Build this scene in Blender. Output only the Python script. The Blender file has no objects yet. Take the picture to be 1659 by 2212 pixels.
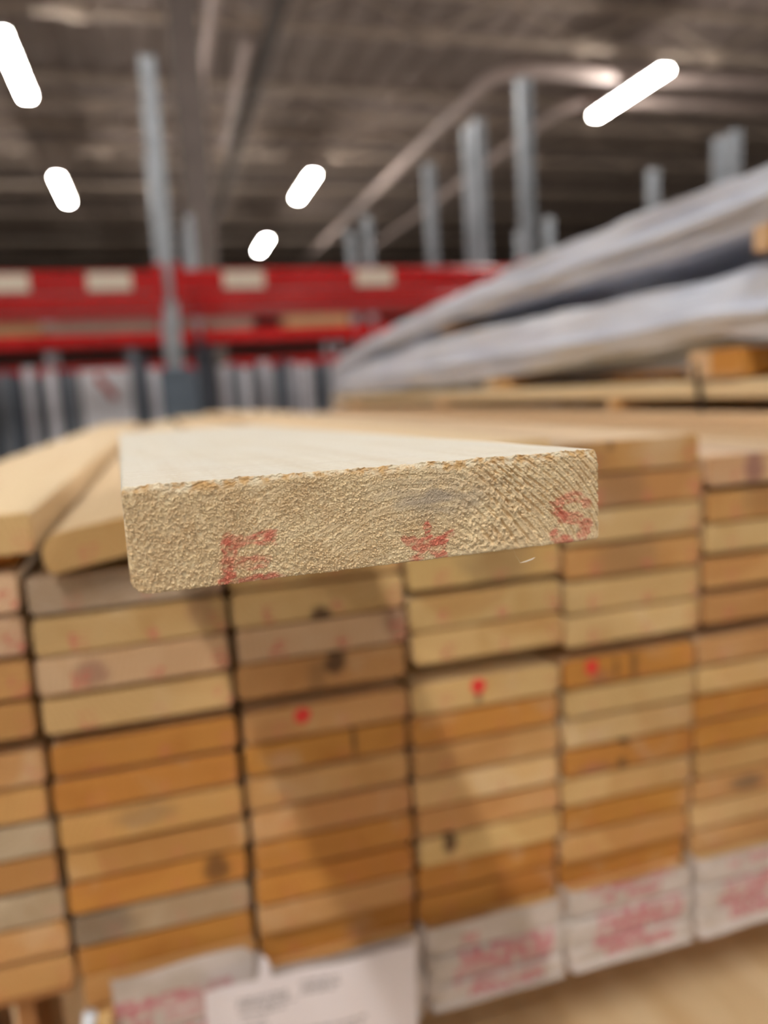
import bpy, math, random
import numpy as np
from mathutils import Matrix, Vector
random.seed(7)
rng = np.random.default_rng(11)
SC = bpy.context.scene
COL = SC.collection

# ------------------------------------------------------------------ camera
F_PX = 1660.0
yaw, pitch, roll = .2735, -.155, -.0572
cam = bpy.data.cameras.new('camera')
cam.sensor_fit = 'VERTICAL'
cam.sensor_height = 36.0
cam.lens = F_PX / 2212 * 36.0
cam.clip_start = .005
cam.clip_end = 200
cam.dof.use_dof = True
cam.dof.focus_distance = .1385
cam.dof.aperture_fstop = cam.lens / 3.3          # 3.3 mm wide pupil
cam.dof.aperture_blades = 0
fw = Vector((math.sin(yaw)*math.cos(pitch), math.cos(yaw)*math.cos(pitch), math.sin(pitch)))
rt = Vector((math.cos(yaw), -math.sin(yaw), 0))
up = rt.cross(fw)
r2 = rt*math.cos(roll) + up*math.sin(roll)
u2 = -rt*math.sin(roll) + up*math.cos(roll)
camo = bpy.data.objects.new('camera', cam)
M = Matrix((r2, u2, -fw)).transposed().to_4x4()
camo.matrix_world = M
COL.objects.link(camo)
SC.camera = camo

# ------------------------------------------------------------------ world, exposure
w = bpy.data.worlds.new('hall_air')
w.use_nodes = True
w.node_tree.nodes['Background'].inputs[0].default_value = (.8, .85, .95, 1)
w.node_tree.nodes['Background'].inputs[1].default_value = .0
SC.world = w
vs = SC.view_settings
vs.view_transform = 'Standard'
vs.look = 'None'
vs.exposure = 1.93
vs.gamma = 1
vs.use_curve_mapping = False
SC.cycles.use_denoising = True
SC.cycles.max_bounces = 6
SC.cycles.diffuse_bounces = 4
SC.cycles.adaptive_threshold = .035
SC.cycles.sample_clamp_indirect = 8.0
LAMP = 46.0          # radiance of every lamp diffuser

# ------------------------------------------------------------------ helpers
def lin(r, g, b):
    f = lambda c: (c/255/12.92) if c/255 <= .04045 else ((c/255+.055)/1.055)**2.4
    return (f(r), f(g), f(b), 1)

class NT:
    """tiny node-graph writer"""
    def __init__(s, name):
        s.m = bpy.data.materials.new(name)
        s.m.use_nodes = True
        s.t = s.m.node_tree
        s.b = s.t.nodes['Principled BSDF']
    def n(s, kind, **kw):
        x = s.t.nodes.new('ShaderNode'+kind)
        for k, v in kw.items():
            setattr(x, k, v)
        return x
    def put(s, sock, v):
        if isinstance(v, bpy.types.NodeSocket):
            s.t.links.new(v, sock)
        elif isinstance(v, (tuple, list)) and sock.type == 'RGBA' and len(v) == 3:
            sock.default_value = (*v, 1)
        else:
            sock.default_value = v
    def math(s, op, a, b=0.0, c=0.0, clamp=False):
        x = s.n('Math', operation=op, use_clamp=clamp)
        s.put(x.inputs[0], a); s.put(x.inputs[1], b); s.put(x.inputs[2], c)
        return x.outputs[0]
    def vmath(s, op, a, b=(0, 0, 0)):
        x = s.n('VectorMath', operation=op)
        s.put(x.inputs[0], a); s.put(x.inputs[1], b)
        return x.outputs['Vector'] if op not in ('LENGTH', 'DOT_PRODUCT') else x.outputs['Value']
    def mix(s, f, a, b, blend='MIX'):
        x = s.n('Mix', data_type='RGBA', blend_type=blend)
        s.put(x.inputs[0], f); s.put(x.inputs[6], a); s.put(x.inputs[7], b)
        return x.outputs[2]
    def ramp(s, v, lo, hi, a=0.0, b=1.0):
        x = s.n('MapRange', interpolation_type='SMOOTHSTEP')
        for i, q in enumerate((v, lo, hi, a, b)):
            s.put(x.inputs[i], q)
        return x.outputs[0]
    def noise(s, vec, scale, detail=3.0, rough=.55, dist=0.0):
        x = s.n('TexNoise')
        s.put(x.inputs['Vector'], vec)
        x.inputs['Scale'].default_value = scale
        x.inputs['Detail'].default_value = detail
        x.inputs['Roughness'].default_value = rough
        x.inputs['Distortion'].default_value = dist
        return x.outputs['Fac']
    def attr(s, name, kind='OBJECT'):
        x = s.n('Attribute', attribute_type=kind, attribute_name=name)
        return x.outputs['Fac']
    def sep(s, v):
        x = s.n('SeparateXYZ'); s.put(x.inputs[0], v); return x.outputs
    def comb(s, a, b, c):
        x = s.n('CombineXYZ')
        for i, q in enumerate((a, b, c)): s.put(x.inputs[i], q)
        return x.outputs[0]
    def bump(s, h, dist, strength=1.0):
        x = s.n('Bump')
        x.inputs['Distance'].default_value = dist
        x.inputs['Strength'].default_value = strength
        s.put(x.inputs['Height'], h)
        s.t.links.new(x.outputs[0], s.b.inputs['Normal'])
    def out(s, color=None, rough=None, metal=None, **kw):
        if color is not None: s.put(s.b.inputs['Base Color'], color)
        if rough is not None: s.put(s.b.inputs['Roughness'], rough)
        if metal is not None: s.put(s.b.inputs['Metallic'], metal)
        for k, v in kw.items(): s.put(s.b.inputs[k.replace('_', ' ')], v)
        return s.m

def plain(name, col, rough=.5, metal=0.0, var=.12, scale=8.0, coat=0.0):
    """painted / bare surface with a little procedural unevenness"""
    g = NT(name)
    co = g.n('TexCoord').outputs['Object']
    n = g.noise(co, scale, 4.0)
    dark = tuple(c*(1-var*1.6) for c in col[:3])+(1,)
    lite = tuple(min(1, c*(1+var)) for c in col[:3])+(1,)
    c = g.mix(g.ramp(n, .3, .7), dark, lite)
    r = g.math('MULTIPLY_ADD', n, .15, rough-.07, clamp=True)
    return g.out(c, r, metal, Coat_Weight=coat)

def mesh_np(name, verts, faces, mat=None, smooth=False, attrs=None):
    me = bpy.data.meshes.new(name)
    verts = np.asarray(verts, np.float32)
    if isinstance(faces, np.ndarray):
        nf, k = faces.shape
        me.vertices.add(len(verts)); me.vertices.foreach_set('co', verts.ravel())
        me.loops.add(nf*k); me.loops.foreach_set('vertex_index', faces.astype(np.int32).ravel())
        me.polygons.add(nf)
        me.polygons.foreach_set('loop_start', np.arange(0, nf*k, k, dtype=np.int32))
        me.polygons.foreach_set('loop_total', np.full(nf, k, np.int32))
        me.update(calc_edges=True)
    else:
        me.from_pydata(verts.tolist(), [], faces)
        me.update()
    me.polygons.foreach_set('use_smooth', np.full(len(me.polygons), smooth))
    for k, v in (attrs or {}).items():
        a = me.attributes.new(k, 'FLOAT', 'POINT')
        a.data.foreach_set('value', np.asarray(v, np.float32).ravel())
    if mat is not None:
        me.materials.append(mat)
    me.validate()
    return me

def link(name, data, parent=None, loc=(0, 0, 0), rot=(0, 0, 0)):
    o = bpy.data.objects.new(name, data)
    COL.objects.link(o)
    o.location = loc; o.rotation_euler = rot
    if parent is not None: o.parent = parent
    return o

def tag(o, label=None, cat=None, group=None, kind=None):
    if label: o['label'] = label
    if cat: o['category'] = cat
    if group: o['group'] = group
    if kind: o['kind'] = kind
    return o

def prism(sec, y0, y1, cap_in=0.0):
    """closed section (x,z) pushed along Y; ends eased by cap_in"""
    sec = np.asarray(sec, float); n = len(sec); c = sec.mean(0)
    rings = []
    if cap_in:
        sh = lambda d: c + (sec-c)*(1-d/np.abs(sec-c).max(0))
        rings = [(y0, sh(cap_in)), (y0+cap_in, sec), (y1-cap_in, sec), (y1, sh(cap_in))]
    else:
        rings = [(y0, sec), (y1, sec)]
    V, Fc = [], []
    for y, s in rings:
        V += [(p[0], y, p[1]) for p in s]
    for k in range(len(rings)-1):
        for i in range(n):
            j = (i+1) % n
            Fc.append((k*n+i, k*n+j, (k+1)*n+j, (k+1)*n+i))
    Fc.append(tuple(range(n-1, -1, -1)))
    Fc.append(tuple(range((len(rings)-1)*n, len(rings)*n)))
    return V, Fc

def rrect(x0, x1, z0, z1, r, k=3):
    P = []
    rr = (r,)*4 if not isinstance(r, (tuple, list)) else r
    for (cx, cz, a0, q) in ((x0, z0, 180, rr[0]), (x1, z0, 270, rr[1]), (x1, z1, 0, rr[2]), (x0, z1, 90, rr[3])):
        sx = 1 if cx == x0 else -1; sz = 1 if cz == z0 else -1
        for i in range(k+1):
            a = math.radians(a0+90*i/k)
            P.append((cx+sx*q+q*math.cos(a), cz+sz*q+q*math.sin(a)))
    return P

def fixn(me):
    import bmesh
    b = bmesh.new(); b.from_mesh(me)
    bmesh.ops.recalc_face_normals(b, faces=b.faces)
    b.to_mesh(me); b.free()
    return me

def bar_mesh(name, size, r, mat, axis='y', k=2):
    """eased bar centred on the origin; size = (a, length, b) with length along axis"""
    a, L, b = size
    V, Fc = prism(rrect(-a/2, a/2, -b/2, b/2, r, k), -L/2, L/2, min(r, L*.2))
    V = np.array(V)
    if axis == 'x': V = V[:, [1, 0, 2]]
    if axis == 'z': V = V[:, [0, 2, 1]]
    return fixn(mesh_np(name, V, Fc, mat))

def bar(name, lo, hi, r, mat, parent=None, axis=None):
    """eased box between two corners"""
    s = [h-l for l, h in zip(lo, hi)]
    axis = axis or 'xyz'[int(np.argmax(s))]
    ax = 'xyz'.index(axis)
    if axis == 'y': sz = (s[0], s[1], s[2])
    elif axis == 'x': sz = (s[1], s[0], s[2])
    else: sz = (s[0], s[2], s[1])
    r = min(r, .45*min(s))
    me = bar_mesh(name, sz, r, mat, axis)
    return link(name, me, parent, [(l+h)/2 for l, h in zip(lo, hi)])

def rod_mesh(name, p, q, rad, mat, n=10, r1=None):
    p, q = Vector(p), Vector(q)
    d = (q-p).normalized()
    a = d.orthogonal().normalized(); b = d.cross(a)
    r1 = rad if r1 is None else r1
    V = []
    for c, r in ((p, rad), (q, r1)):
        for i in range(n):
            t = 2*math.pi*i/n
            V.append(tuple(c+a*math.cos(t)*r+b*math.sin(t)*r))
    Fc = [(i, (i+1) % n, n+(i+1) % n, n+i) for i in range(n)]
    Fc += [tuple(range(n-1, -1, -1)), tuple(range(n, 2*n))]
    return fixn(mesh_np(name, V, Fc, mat, smooth=False))

def tube_mesh(name, pts, rad, mat, n=14):
    """pipe through points with bends"""
    pts = [Vector(p) for p in pts]
    V, Fc = [], []
    prev = None
    for i, p in enumerate(pts):
        d = (pts[min(i+1, len(pts)-1)]-pts[max(i-1, 0)]).normalized()
        a = Vector((0, 0, 1)).cross(d)
        a = a.normalized() if a.length > 1e-4 else Vector((1, 0, 0))
        b = d.cross(a)
        V += [tuple(p+a*math.cos(2*math.pi*j/n)*rad+b*math.sin(2*math.pi*j/n)*rad) for j in range(n)]
        if i:
            o = (i-1)*n
            Fc += [(o+j, o+(j+1) % n, o+n+(j+1) % n, o+n+j) for j in range(n)]
    Fc += [tuple(range(n-1, -1, -1)), tuple(range(len(V)-n, len(V)))]
    return fixn(mesh_np(name, V, Fc, mat, smooth=True))

def blur(a, sx, sy, ang=0.0):
    """gaussian filter of a periodic array, sigmas in cells"""
    h, wd = a.shape
    fy = np.fft.fftfreq(h)[:, None]; fx = np.fft.fftfreq(wd)[None, :]
    c, s = math.cos(ang), math.sin(ang)
    u = fx*c+fy*s; v = -fx*s+fy*c
    return np.fft.ifft2(np.fft.fft2(a)*np.exp(-2*math.pi**2*((u*sx)**2+(v*sy)**2))).real

def nz(shape, sx, sy, ang=0.0):
    a = blur(rng.standard_normal(shape), sx, sy, ang)
    return a/a.std()

def sstep(x, a, b):
    t = np.clip((x-a)/(b-a), 0, 1)
    return t*t*(3-2*t)

def seg_dist(X, Z, p, q):
    p, q = np.array(p), np.array(q); d = q-p
    t = np.clip(((X-p[0])*d[0]+(Z-p[1])*d[1])/max(1e-12, d@d), 0, 1)
    return np.hypot(X-p[0]-t*d[0], Z-p[1]-t*d[1])

# ------------------------------------------------------------------ materials
def make_wood(name, marks=True):
    g = NT(name)
    tc = g.n('TexCoord')
    P = tc.outputs['Object']
    oi = g.n('ObjectInfo')
    rnd = oi.outputs['Random']; tint = oi.outputs['Color']
    off = g.comb(g.math('MULTIPLY', rnd, 3.1), g.math('MULTIPLY', rnd, 7.7), g.math('MULTIPLY', rnd, 5.3))
    Q = g.vmath('ADD', g.vmath('MULTIPLY', P, (1, .07, 1)), off)
    px, py, pz = g.sep(P)[:3]
    warp = g.math('MULTIPLY', g.math('SUBTRACT', g.noise(Q, 22, 2), .5), .02)
    cx = g.math('MULTIPLY_ADD', rnd, .09, .0)
    cz = g.math('MULTIPLY_ADD', g.math('FRACT', g.math('MULTIPLY', rnd, 13.7)), .09, -.045)
    dx = g.math('SUBTRACT', px, cx); dz = g.math('SUBTRACT', pz, cz)
    rr = g.math('SQRT', g.math('ADD', g.math('MULTIPLY', dx, dx), g.math('MULTIPLY', dz, dz)))
    rr = g.math('ADD', rr, warp)
    ph = g.math('FRACT', g.math('MULTIPLY', rr, 360))
    late = g.ramp(ph, .45, .98)
    patch = g.noise(Q, 30, 3, .5, .6)
    fine = g.noise(g.vmath('MULTIPLY', P, (1, .04, 1)), 900, 3)
    end = g.ramp(py, .004, .002)
    face = g.ramp(end, 0, 1, 1, 0)
    calm = g.math('MULTIPLY_ADD', face, -.5, 1.0)
    tint = g.mix(g.math('MULTIPLY', face, .45), tint, (.88, .77, .58, 1))
    dark = g.mix(1.0, tint, (.78, .66, .50, 1), 'MULTIPLY')
    c = g.mix(g.math('MULTIPLY', g.math('MULTIPLY', late, calm), .45), tint, dark)
    c = g.mix(g.math('MULTIPLY', calm, g.ramp(patch, .5, .75, 0, .65)), c, dark)
    c = g.mix(g.ramp(patch, .45, .2, 0, .35), c, (.86, .70, .48, 1))
    c = g.mix(g.math('MULTIPLY', g.ramp(fine, .45, .7), .35), c, dark)
    heart = g.math('MULTIPLY', g.ramp(rr, .036, .033), g.math('FRACT', g.math('MULTIPLY', rnd, 5.37)))
    c = g.mix(g.math('MULTIPLY', g.math('MULTIPLY', heart, calm), .6), c, g.mix(1.0, tint, (.74, .56, .40, 1), 'MULTIPLY'))
    # knots, cracks and stains set on single boards
    wobble = g.math('MULTIPLY', g.math('SUBTRACT', g.noise(Q, 160, 2), .5), .7) if marks else None
    for pre, colr in () if not marks else (('knot', (.085, .035, .012, 1)), ('knot2', (.10, .045, .016, 1)), ('smear', (.13, .085, .06, 1)), ('rosy', (.30, .13, .10, 1))):
        ax = g.math('SUBTRACT', px, g.attr(pre+'_x')); az = g.math('SUBTRACT', pz, g.attr(pre+'_z'))
        ax = g.math('DIVIDE', ax, g.attr(pre+'_w')); az = g.math('DIVIDE', az, g.attr(pre+'_h'))
        d = g.math('SQRT', g.math('ADD', g.math('MULTIPLY', ax, ax), g.math('MULTIPLY', az, az)))
        d = g.math('ADD', d, wobble)
        f = g.math('MULTIPLY', g.ramp(d, 1.15, .45), g.attr(pre+'_f'))
        c = g.mix(f, c, colr)
    # rubber-stamped E, star, S in worn red ink on the sawn end
    def box(x0, x1, z0, z1, e=.0006):
        a = g.math('MULTIPLY', g.ramp(px, x0-e, x0+e), g.ramp(px, x1+e, x1-e))
        b = g.math('MULTIPLY', g.ramp(pz, z0-e, z0+e), g.ramp(pz, z1+e, z1-e))
        return g.math('MULTIPLY', a, b)
    ink = None
    for bx in ((.0150, .0180, .0008, .0092), (.0160, .0242, .0008, .0028), (.0160, .0228, .0044, .0062), (.0160, .0240, .0074, .0092),
               (.0485, .0565, .0038, .0058), (.0505, .0530, .0010, .0080), (.0495, .0552, .0010, .0030),
               (.0790, .0860, .0010, .0026), (.0840, .0868, .0016, .0056), (.0796, .0866, .0050, .0066), (.0786, .0808, .0060, .0092), (.0792, .0862, .0088, .0104)):
        q = box(*bx)
        ink = q if ink is None else g.math('MAXIMUM', ink, q)
    worn = g.ramp(g.noise(g.vmath('ADD', P, off), 260, 3), .38, .6)
    ink = g.math('MULTIPLY', g.math('MULTIPLY', ink, worn), g.math('MULTIPLY', end, g.attr('ink')))
    c = g.mix(ink, c, (.62, .17, .12, 1))
    if not marks:
        g.bump(g.math('ADD', g.math('MULTIPLY', fine, .7), g.math('MULTIPLY', late, .3)), .0004, .6)
        return g.out(c, .68, 0.0)
    # brush dab of red paint
    ax = g.math('SUBTRACT', px, g.attr('dab_x')); az = g.math('SUBTRACT', pz, g.attr('dab_z'))
    d = g.math('SQRT', g.math('ADD', g.math('MULTIPLY', ax, ax), g.math('MULTIPLY', az, az)))
    d = g.math('ADD', d, g.math('MULTIPLY', g.math('SUBTRACT', g.noise(P, 300, 2), .5), .004))
    f = g.math('MULTIPLY', g.math('MULTIPLY', g.ramp(d, .0052, .0034), end), g.attr('dab'))
    c = g.mix(f, c, (.80, .035, .03, 1))
    g.bump(g.math('ADD', g.math('MULTIPLY', fine, .7), g.math('MULTIPLY', late, .3)), .0004, .6)
    return g.out(c, .68, 0.0)
WOOD = make_wood('pine_wood', False)
WOOD_MARKED = make_wood('pine_wood_with_marks')

def make_hero_mats():
    # sawn end: colours follow growth rings, stain and ink, all stored with the surface points
    g = NT('sawn_pine_end')
    P = g.n('TexCoord').outputs['Object']
    late = g.attr('late', 'GEOMETRY'); ink = g.attr('ink', 'GEOMETRY')
    grey = g.attr('grey', 'GEOMETRY'); fib = g.attr('fibre', 'GEOMETRY')
    n1 = g.noise(P, 140, 4); n2 = g.noise(P, 2400, 3)
    c = g.mix(g.ramp(n1, .3, .7), (.78, .575, .335, 1), (.87, .69, .43, 1))
    c = g.mix(g.ramp(n2, .52, .66, 0, .55), c, (.95, .84, .60, 1))
    c = g.mix(g.ramp(g.noise(P, 1700, 3), .56, .70, 0, .55), c, (.42, .27, .15, 1))
    c = g.mix(g.math('MULTIPLY', late, .5), c, (.52, .35, .19, 1))
    c = g.mix(grey, c, (.45, .37, .29, 1))
    of = g.mix(g.ramp(g.noise(P, 420, 3), .4, .62), (.87, .78, .60, 1), (.66, .40, .16, 1))
    c = g.mix(fib, c, of)
    c = g.mix(ink, c, (.70, .16, .11, 1))
    end = g.out(c, .8, 0.0)
    # planed faces: pale, dusty, faint lengthwise grain
    g = NT('planed_pine_face')
    P = g.n('TexCoord').outputs['Object']
    grain = g.noise(g.vmath('MULTIPLY', P, (1, .035, 1)), 170, 4, .6, .4)
    cross = g.noise(g.vmath('MULTIPLY', P, (1, .3, 1)), 60, 3)
    dust = g.noise(P, 700, 3)
    spk = g.noise(P, 2600, 2)
    saw = g.noise(g.vmath('MULTIPLY', P, (.06, 1, 1)), 300, 3)
    c = g.mix(g.ramp(grain, .35, .7), (.74, .69, .585, 1), (.68, .61, .49, 1))
    c = g.mix(g.ramp(saw, .45, .7, 0, .5), c, (.60, .525, .42, 1))
    c = g.mix(g.ramp(cross, .4, .7, 0, .55), c, (.72, .69, .62, 1))
    c = g.mix(g.ramp(dust, .45, .75, 0, .55), c, (.80, .77, .70, 1))
    c = g.mix(g.ramp(spk, .62, .78, 0, .5), c, (.36, .28, .19, 1))
    g.bump(g.math('ADD', dust, g.math('MULTIPLY', spk, .5)), .00035, .7)
    face = g.out(c, .75, 0.0)
    return end, face
HERO_END, HERO_FACE = make_hero_mats()

def make_film():
    g = NT('printed_film')
    P = g.n('TexCoord').outputs['Object']
    ink = g.attr('ink', 'GEOMETRY')
    n = g.noise(P, 60, 3)
    c = g.mix(g.ramp(n, .3, .7), lin(204, 192, 182), lin(222, 210, 204))
    c = g.mix(g.math('MULTIPLY', ink, .68), c, lin(204, 92, 112))
    return g.out(c, .38, 0.0, Alpha=.85, Coat_Weight=.25)
FILM = make_film()

def make_paper():
    g = NT('printed_paper')
    ink = g.attr('ink', 'GEOMETRY')
    c = g.mix(ink, lin(236, 228, 232), lin(120, 118, 122))
    return g.out(c, .6, 0.0)
PAPER = make_paper()

def make_wrap():
    g = NT('grey_plastic_wrap')
    P = g.n('TexCoord').outputs['Object']
    n = g.noise(g.vmath('MULTIPLY', P, (1, .2, 1)), 40, 4)
    c = g.mix(g.ramp(n, .3, .7), lin(212, 219, 236), lin(232, 237, 250))
    g.bump(n, .004, .5)
    return g.out(c, .33, 0.0, Coat_Weight=.2)
WRAP = make_wrap()

def make_concrete():
    g = NT('polished_concrete')
    P = g.n('TexCoord').outputs['Object']
    n = g.noise(P, .8, 5); k = g.noise(P, 25, 3)
    c = g.mix(g.ramp(n, .3, .7), lin(128, 125, 121), lin(150, 147, 142))
    c = g.mix(g.ramp(k, .5, .8, 0, .3), c, lin(128, 124, 118))
    return g.out(c, .4, 0.0)
CONCRETE = make_concrete()

def make_deck_ceiling():
    g = NT('ribbed_roof_deck')
    P = g.n('TexCoord').outputs['Object']
    n = g.noise(P, .5, 4)
    c = g.mix(g.ramp(n, .3, .7), lin(140, 124, 117), lin(158, 141, 132))
    return g.out(c, .7, 0.0)
ROOF = make_deck_ceiling()
STEEL = plain('roof_steel', lin(196, 178, 162), .6, 0.0, .10, 3)
PIPE = plain('painted_pipe', lin(204, 184, 176), .45, 0.0, .08, 3)
DARKDUCT = plain('dark_cable_tray', lin(110, 98, 92), .6, 0.0, .1, 3)
GALV = plain('galvanised_steel', lin(176, 181, 188), .38, .55, .12, 9)
GUARD = plain('slate_grey_guard', lin(96, 108, 122), .5, 0.0, .1, 9)
RED = plain('red_rack_paint', lin(196, 18, 22), .22, 0.0, .06, 5, .5)
WHITE = plain('white_sheet', lin(236, 236, 242), .45, 0.0, .05, 5)
LITE = plain('pale_grey_profile', lin(238, 238, 246), .4, .0, .08, 7)
MIDG = plain('mid_grey_profile', lin(136, 142, 152), .42, .3, .08, 7)
DARKG = plain('dark_slate_profile', lin(78, 86, 98), .45, .2, .08, 7)
LABEL = plain('label_card', lin(236, 224, 206), .5, 0.0, .04, 30)
YELLOW = plain('label_border', lin(226, 150, 60), .5, 0.0, .04, 30)
CARD = plain('brown_cardboard', lin(178, 146, 104), .7, 0.0, .08, 9)
BLACK = plain('black_strap', lin(30, 28, 30), .5, 0.0, .1, 50)
WALLM = plain('hall_wall_paint', lin(104, 94, 86), .8, 0.0, .06, .6)
REDMARK = plain('faded_red_mark', lin(190, 88, 84), .5, 0.0, .06, 20)
WIRE = plain('wire_shelf_deck', lin(150, 138, 124), .5, .2, .1, 12)
HOUSING = plain('lamp_housing', lin(214, 214, 212), .5, 0.0, .03, 6)
def make_glow():
    g = NT('lit_diffuser')
    g.out((.9, .9, .9, 1), .4, 0.0)
    g.b.inputs['Emission Color'].default_value = (1.0, .965, .90, 1)
    g.b.inputs['Emission Strength'].default_value = LAMP
    return g.m
GLOW = make_glow()
def make_ply():
    g = NT('plywood')
    P = g.n('TexCoord').outputs['Object']
    n = g.noise(g.vmath('MULTIPLY', P, (1, .12, 1)), 30, 4, .6, .5)
    d = g.noise(P, 55, 2)
    c = g.mix(g.ramp(n, .3, .7), lin(206, 172, 128), lin(226, 198, 158))
    c = g.mix(g.ramp(d, .70, .76, 0, .5), c, lin(120, 92, 60))
    return g.out(c, .6, 0.0)
PLY = make_ply()

# ------------------------------------------------------------------ hall shell
ZF, ZC = -1.35, 6.35
XA, XB, YA, YB = -16.0, 26.0, -14.0, 46.0
def slab(name, lo, hi, mat):
    V = [(x, y, z) for x in (lo[0], hi[0]) for y in (lo[1], hi[1]) for z in (lo[2], hi[2])]
    Fc = [(0, 1, 3, 2), (4, 6, 7, 5), (0, 4, 5, 1), (2, 3, 7, 6), (0, 2, 6, 4), (1, 5, 7, 3)]
    return tag(link(name, fixn(mesh_np(name, V, Fc, mat))), kind='structure')
slab('floor', (XA, YA, ZF-.2), (XB, YB, ZF), CONCRETE)
slab('wall_left', (XA-.2, YA, ZF), (XA, YB, ZC), WALLM)
slab('wall_right', (XB, YA, ZF), (XB+.2, YB, ZC), WALLM)
slab('wall_far', (XA, YB, ZF), (XB, YB+.2, ZC), WALLM)
slab('wall_near', (XA, YA-.2, ZF), (XB, YA, ZC), WALLM)
def roof_deck():
    # trapezoid ribs running along Y
    xs, zs = [], []
    p = .6; n = int((XB-XA)/p)
    for i in range(n):
        x = XA+i*p
        for dx, z in ((0, 0), (.30, 0), (.36, .07), (.54, .07)):
            xs.append(x+dx); zs.append(ZC+z)
    xs.append(XB); zs.append(ZC)
    top = [(x, y, z) for y in (YA, YB) for x, z in zip(xs, zs)]
    m = len(xs)
    Fc = [(i, i+1, m+i+1, m+i) for i in range(m-1)]
    k = len(top)
    top += [(XA, YA, ZC+.3), (XB, YA, ZC+.3), (XB, YB, ZC+.3), (XA, YB, ZC+.3)]
    Fc.append((k, k+1, k+2, k+3))
    return tag(link('ceiling', mesh_np('ceiling', top, Fc, ROOF)), kind='structure')
roof_deck()

# ------------------------------------------------------------------ ceiling: lamps, joists, pipes
def lamp(x, y0, y1, label, off=None, z=5.0):
    e = link(off+'_light_offscreen' if off else 'light_fixture', None, None, (x, (y0+y1)/2, z))
    tag(e, label, 'ceiling light', 'glowing ceiling lights')
    L = y1-y0
    V, Fc = prism([(-.10, .0), (.10, .0), (.05, .08), (-.05, .08)], -L/2, L/2)
    link('housing', fixn(mesh_np('housing', V, Fc, HOUSING)), e)
    V, Fc = prism(rrect(-.085, .085, -.06, -.002, .025, 3), -L/2+.02, L/2-.02)
    link(off+'_diffuser_offscreen' if off else 'diffuser', fixn(mesh_np('diffuser', V, Fc, GLOW)), e)
    for s in (-.35, .35):
        link('hanger_rod', rod_mesh('hanger_rod', (0, s*L, .075), (0, s*L, 1.36), .008, STEEL, 6), e)
    return e
OVER = 'long glowing lamp hung above the timber pile or beside it'
AISLE = 'long glowing lamp hung over the aisle in front of the timber pile'
for a in ((-1.55, 11.9, 14.2, 'large glowing lamp, nearest of its row, on the far side of the rack pole'), (-1.65, 18.7, 20.9, 'glowing lamp hung directly behind the large lamp of the same row'),
          (8.54, 11.7, 13.9, 'long glowing lamp hung before the bends of the two ceiling pipes'), (3.88, 18.1, 20.3, 'glowing lamp hung between the dark cable tray and the thick bent pipe'),
          (3.78, 25.3, 27.4, 'small distant glowing lamp, last of its row, above the red beams'),
          # the same rows of hall lamps going on outside the picture
          (-1.6, -4.2, -1.9, AISLE, 'aisle_front'), (-1.6, -10.95, -8.65, AISLE, 'aisle_back'),
          (3.9, 3.75, 6.05, OVER, 'pile_side'), (3.9, -10.5, -8.2, AISLE, 'aisle_rear'),
          (8.54, 4.8, 7.1, OVER, 'rack_side'), (8.54, -2.0, .3, AISLE, 'aisle_far'),
          (-6.7, -4.2, -1.9, AISLE, 'aisle_outer'), (-6.7, 2.55, 4.85, OVER, 'pile_outer')):
    lamp(*a)

def joist(y, zb=5.55, detail=True, lab=0):
    e = link('roof_joist', None, None, (0, y, 0))
    tag(e, 'steel roof joist with zigzag bracing, %s back from the racks' % ('first second third fourth fifth sixth seventh eighth'.split()[lab]), 'joist', 'roof joists under the deck')
    bar('top_chord', (XA+.1, -.06, 6.22), (XB-.1, .06, 6.34), .01, STEEL, e, 'x')
    bar('bottom_chord', (XA+.1, -.06, zb), (XB-.1, .06, zb+.11), .01, STEEL, e, 'x')
    if detail:
        xs = np.arange(-6, 18.1, 1.35)
        for i, x in enumerate(xs):
            zz = (zb+.1, 6.24) if i % 2 == 0 else (6.24, zb+.1)
            link('web_diagonal', rod_mesh('web_diagonal', (x, 0, zz[0]), (x+1.35, 0, zz[1]), .035, STEEL, 6), e)
            if i % 2 == 0:
                bar('gusset_plate', (x-.16, -.075, zb-.05), (x+.16, .075, zb+.2), .02, STEEL, e, 'x')
for i, y in enumerate((8.2, 12.6, 16.8, 19.4, 22.4, 25.4, 29.5, 34.0)):
    joist(y, 5.55 if i < 2 else 5.7, i < 4, i)
def elbow(x0, y0, x1, y1, z, r):
    """run from far Y up to (x0,y0) then along X to x1"""
    pts = [(x0, y1, z), (x0, (y1+y0)/2, z), (x0, y0+r, z)]
    for k in range(1, 7):
        a = math.pi/2*k/6
        pts.append((x0+r-r*math.cos(a), y0+r-r*math.sin(a), z))
    pts.append((x1, y0, z))
    return pts
tag(link('ceiling_pipe', tube_mesh('ceiling_pipe', elbow(6.1, 12.85, 25.0, 40.0, 5.3, .7), .11, PIPE)), 'thick pale brown ceiling pipe that bends behind the tall upright', 'pipe')
tag(link('ceiling_pipe', tube_mesh('ceiling_pipe', elbow(8.15, 13.95, 25.0, 40.0, 5.3, .6), .085, PIPE)), 'thinner ceiling pipe bending inside the thick one, behind the long lamp', 'pipe')
tag(link('ceiling_pipe', tube_mesh('ceiling_pipe', [(1.25, y, 5.42) for y in (6, 20, 44)], .07, PIPE)), 'straight ceiling pipe running beside the roof column', 'pipe')
tag(link('cable_tray', bar_mesh('cable_tray', (.22, 30, .12), .01, DARKDUCT)), 'dark cable tray hung beneath the roof deck beside the straight pipe', 'cable tray').location = (2.15, 25, 5.45)
tag(link('ceiling_pipe', tube_mesh('ceiling_pipe', [(1.86, y, 5.42) for y in (12.8, 15, 17.8)], .07, PIPE)), 'short pale pipe section hung alongside the dark cable tray', 'pipe')
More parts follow.
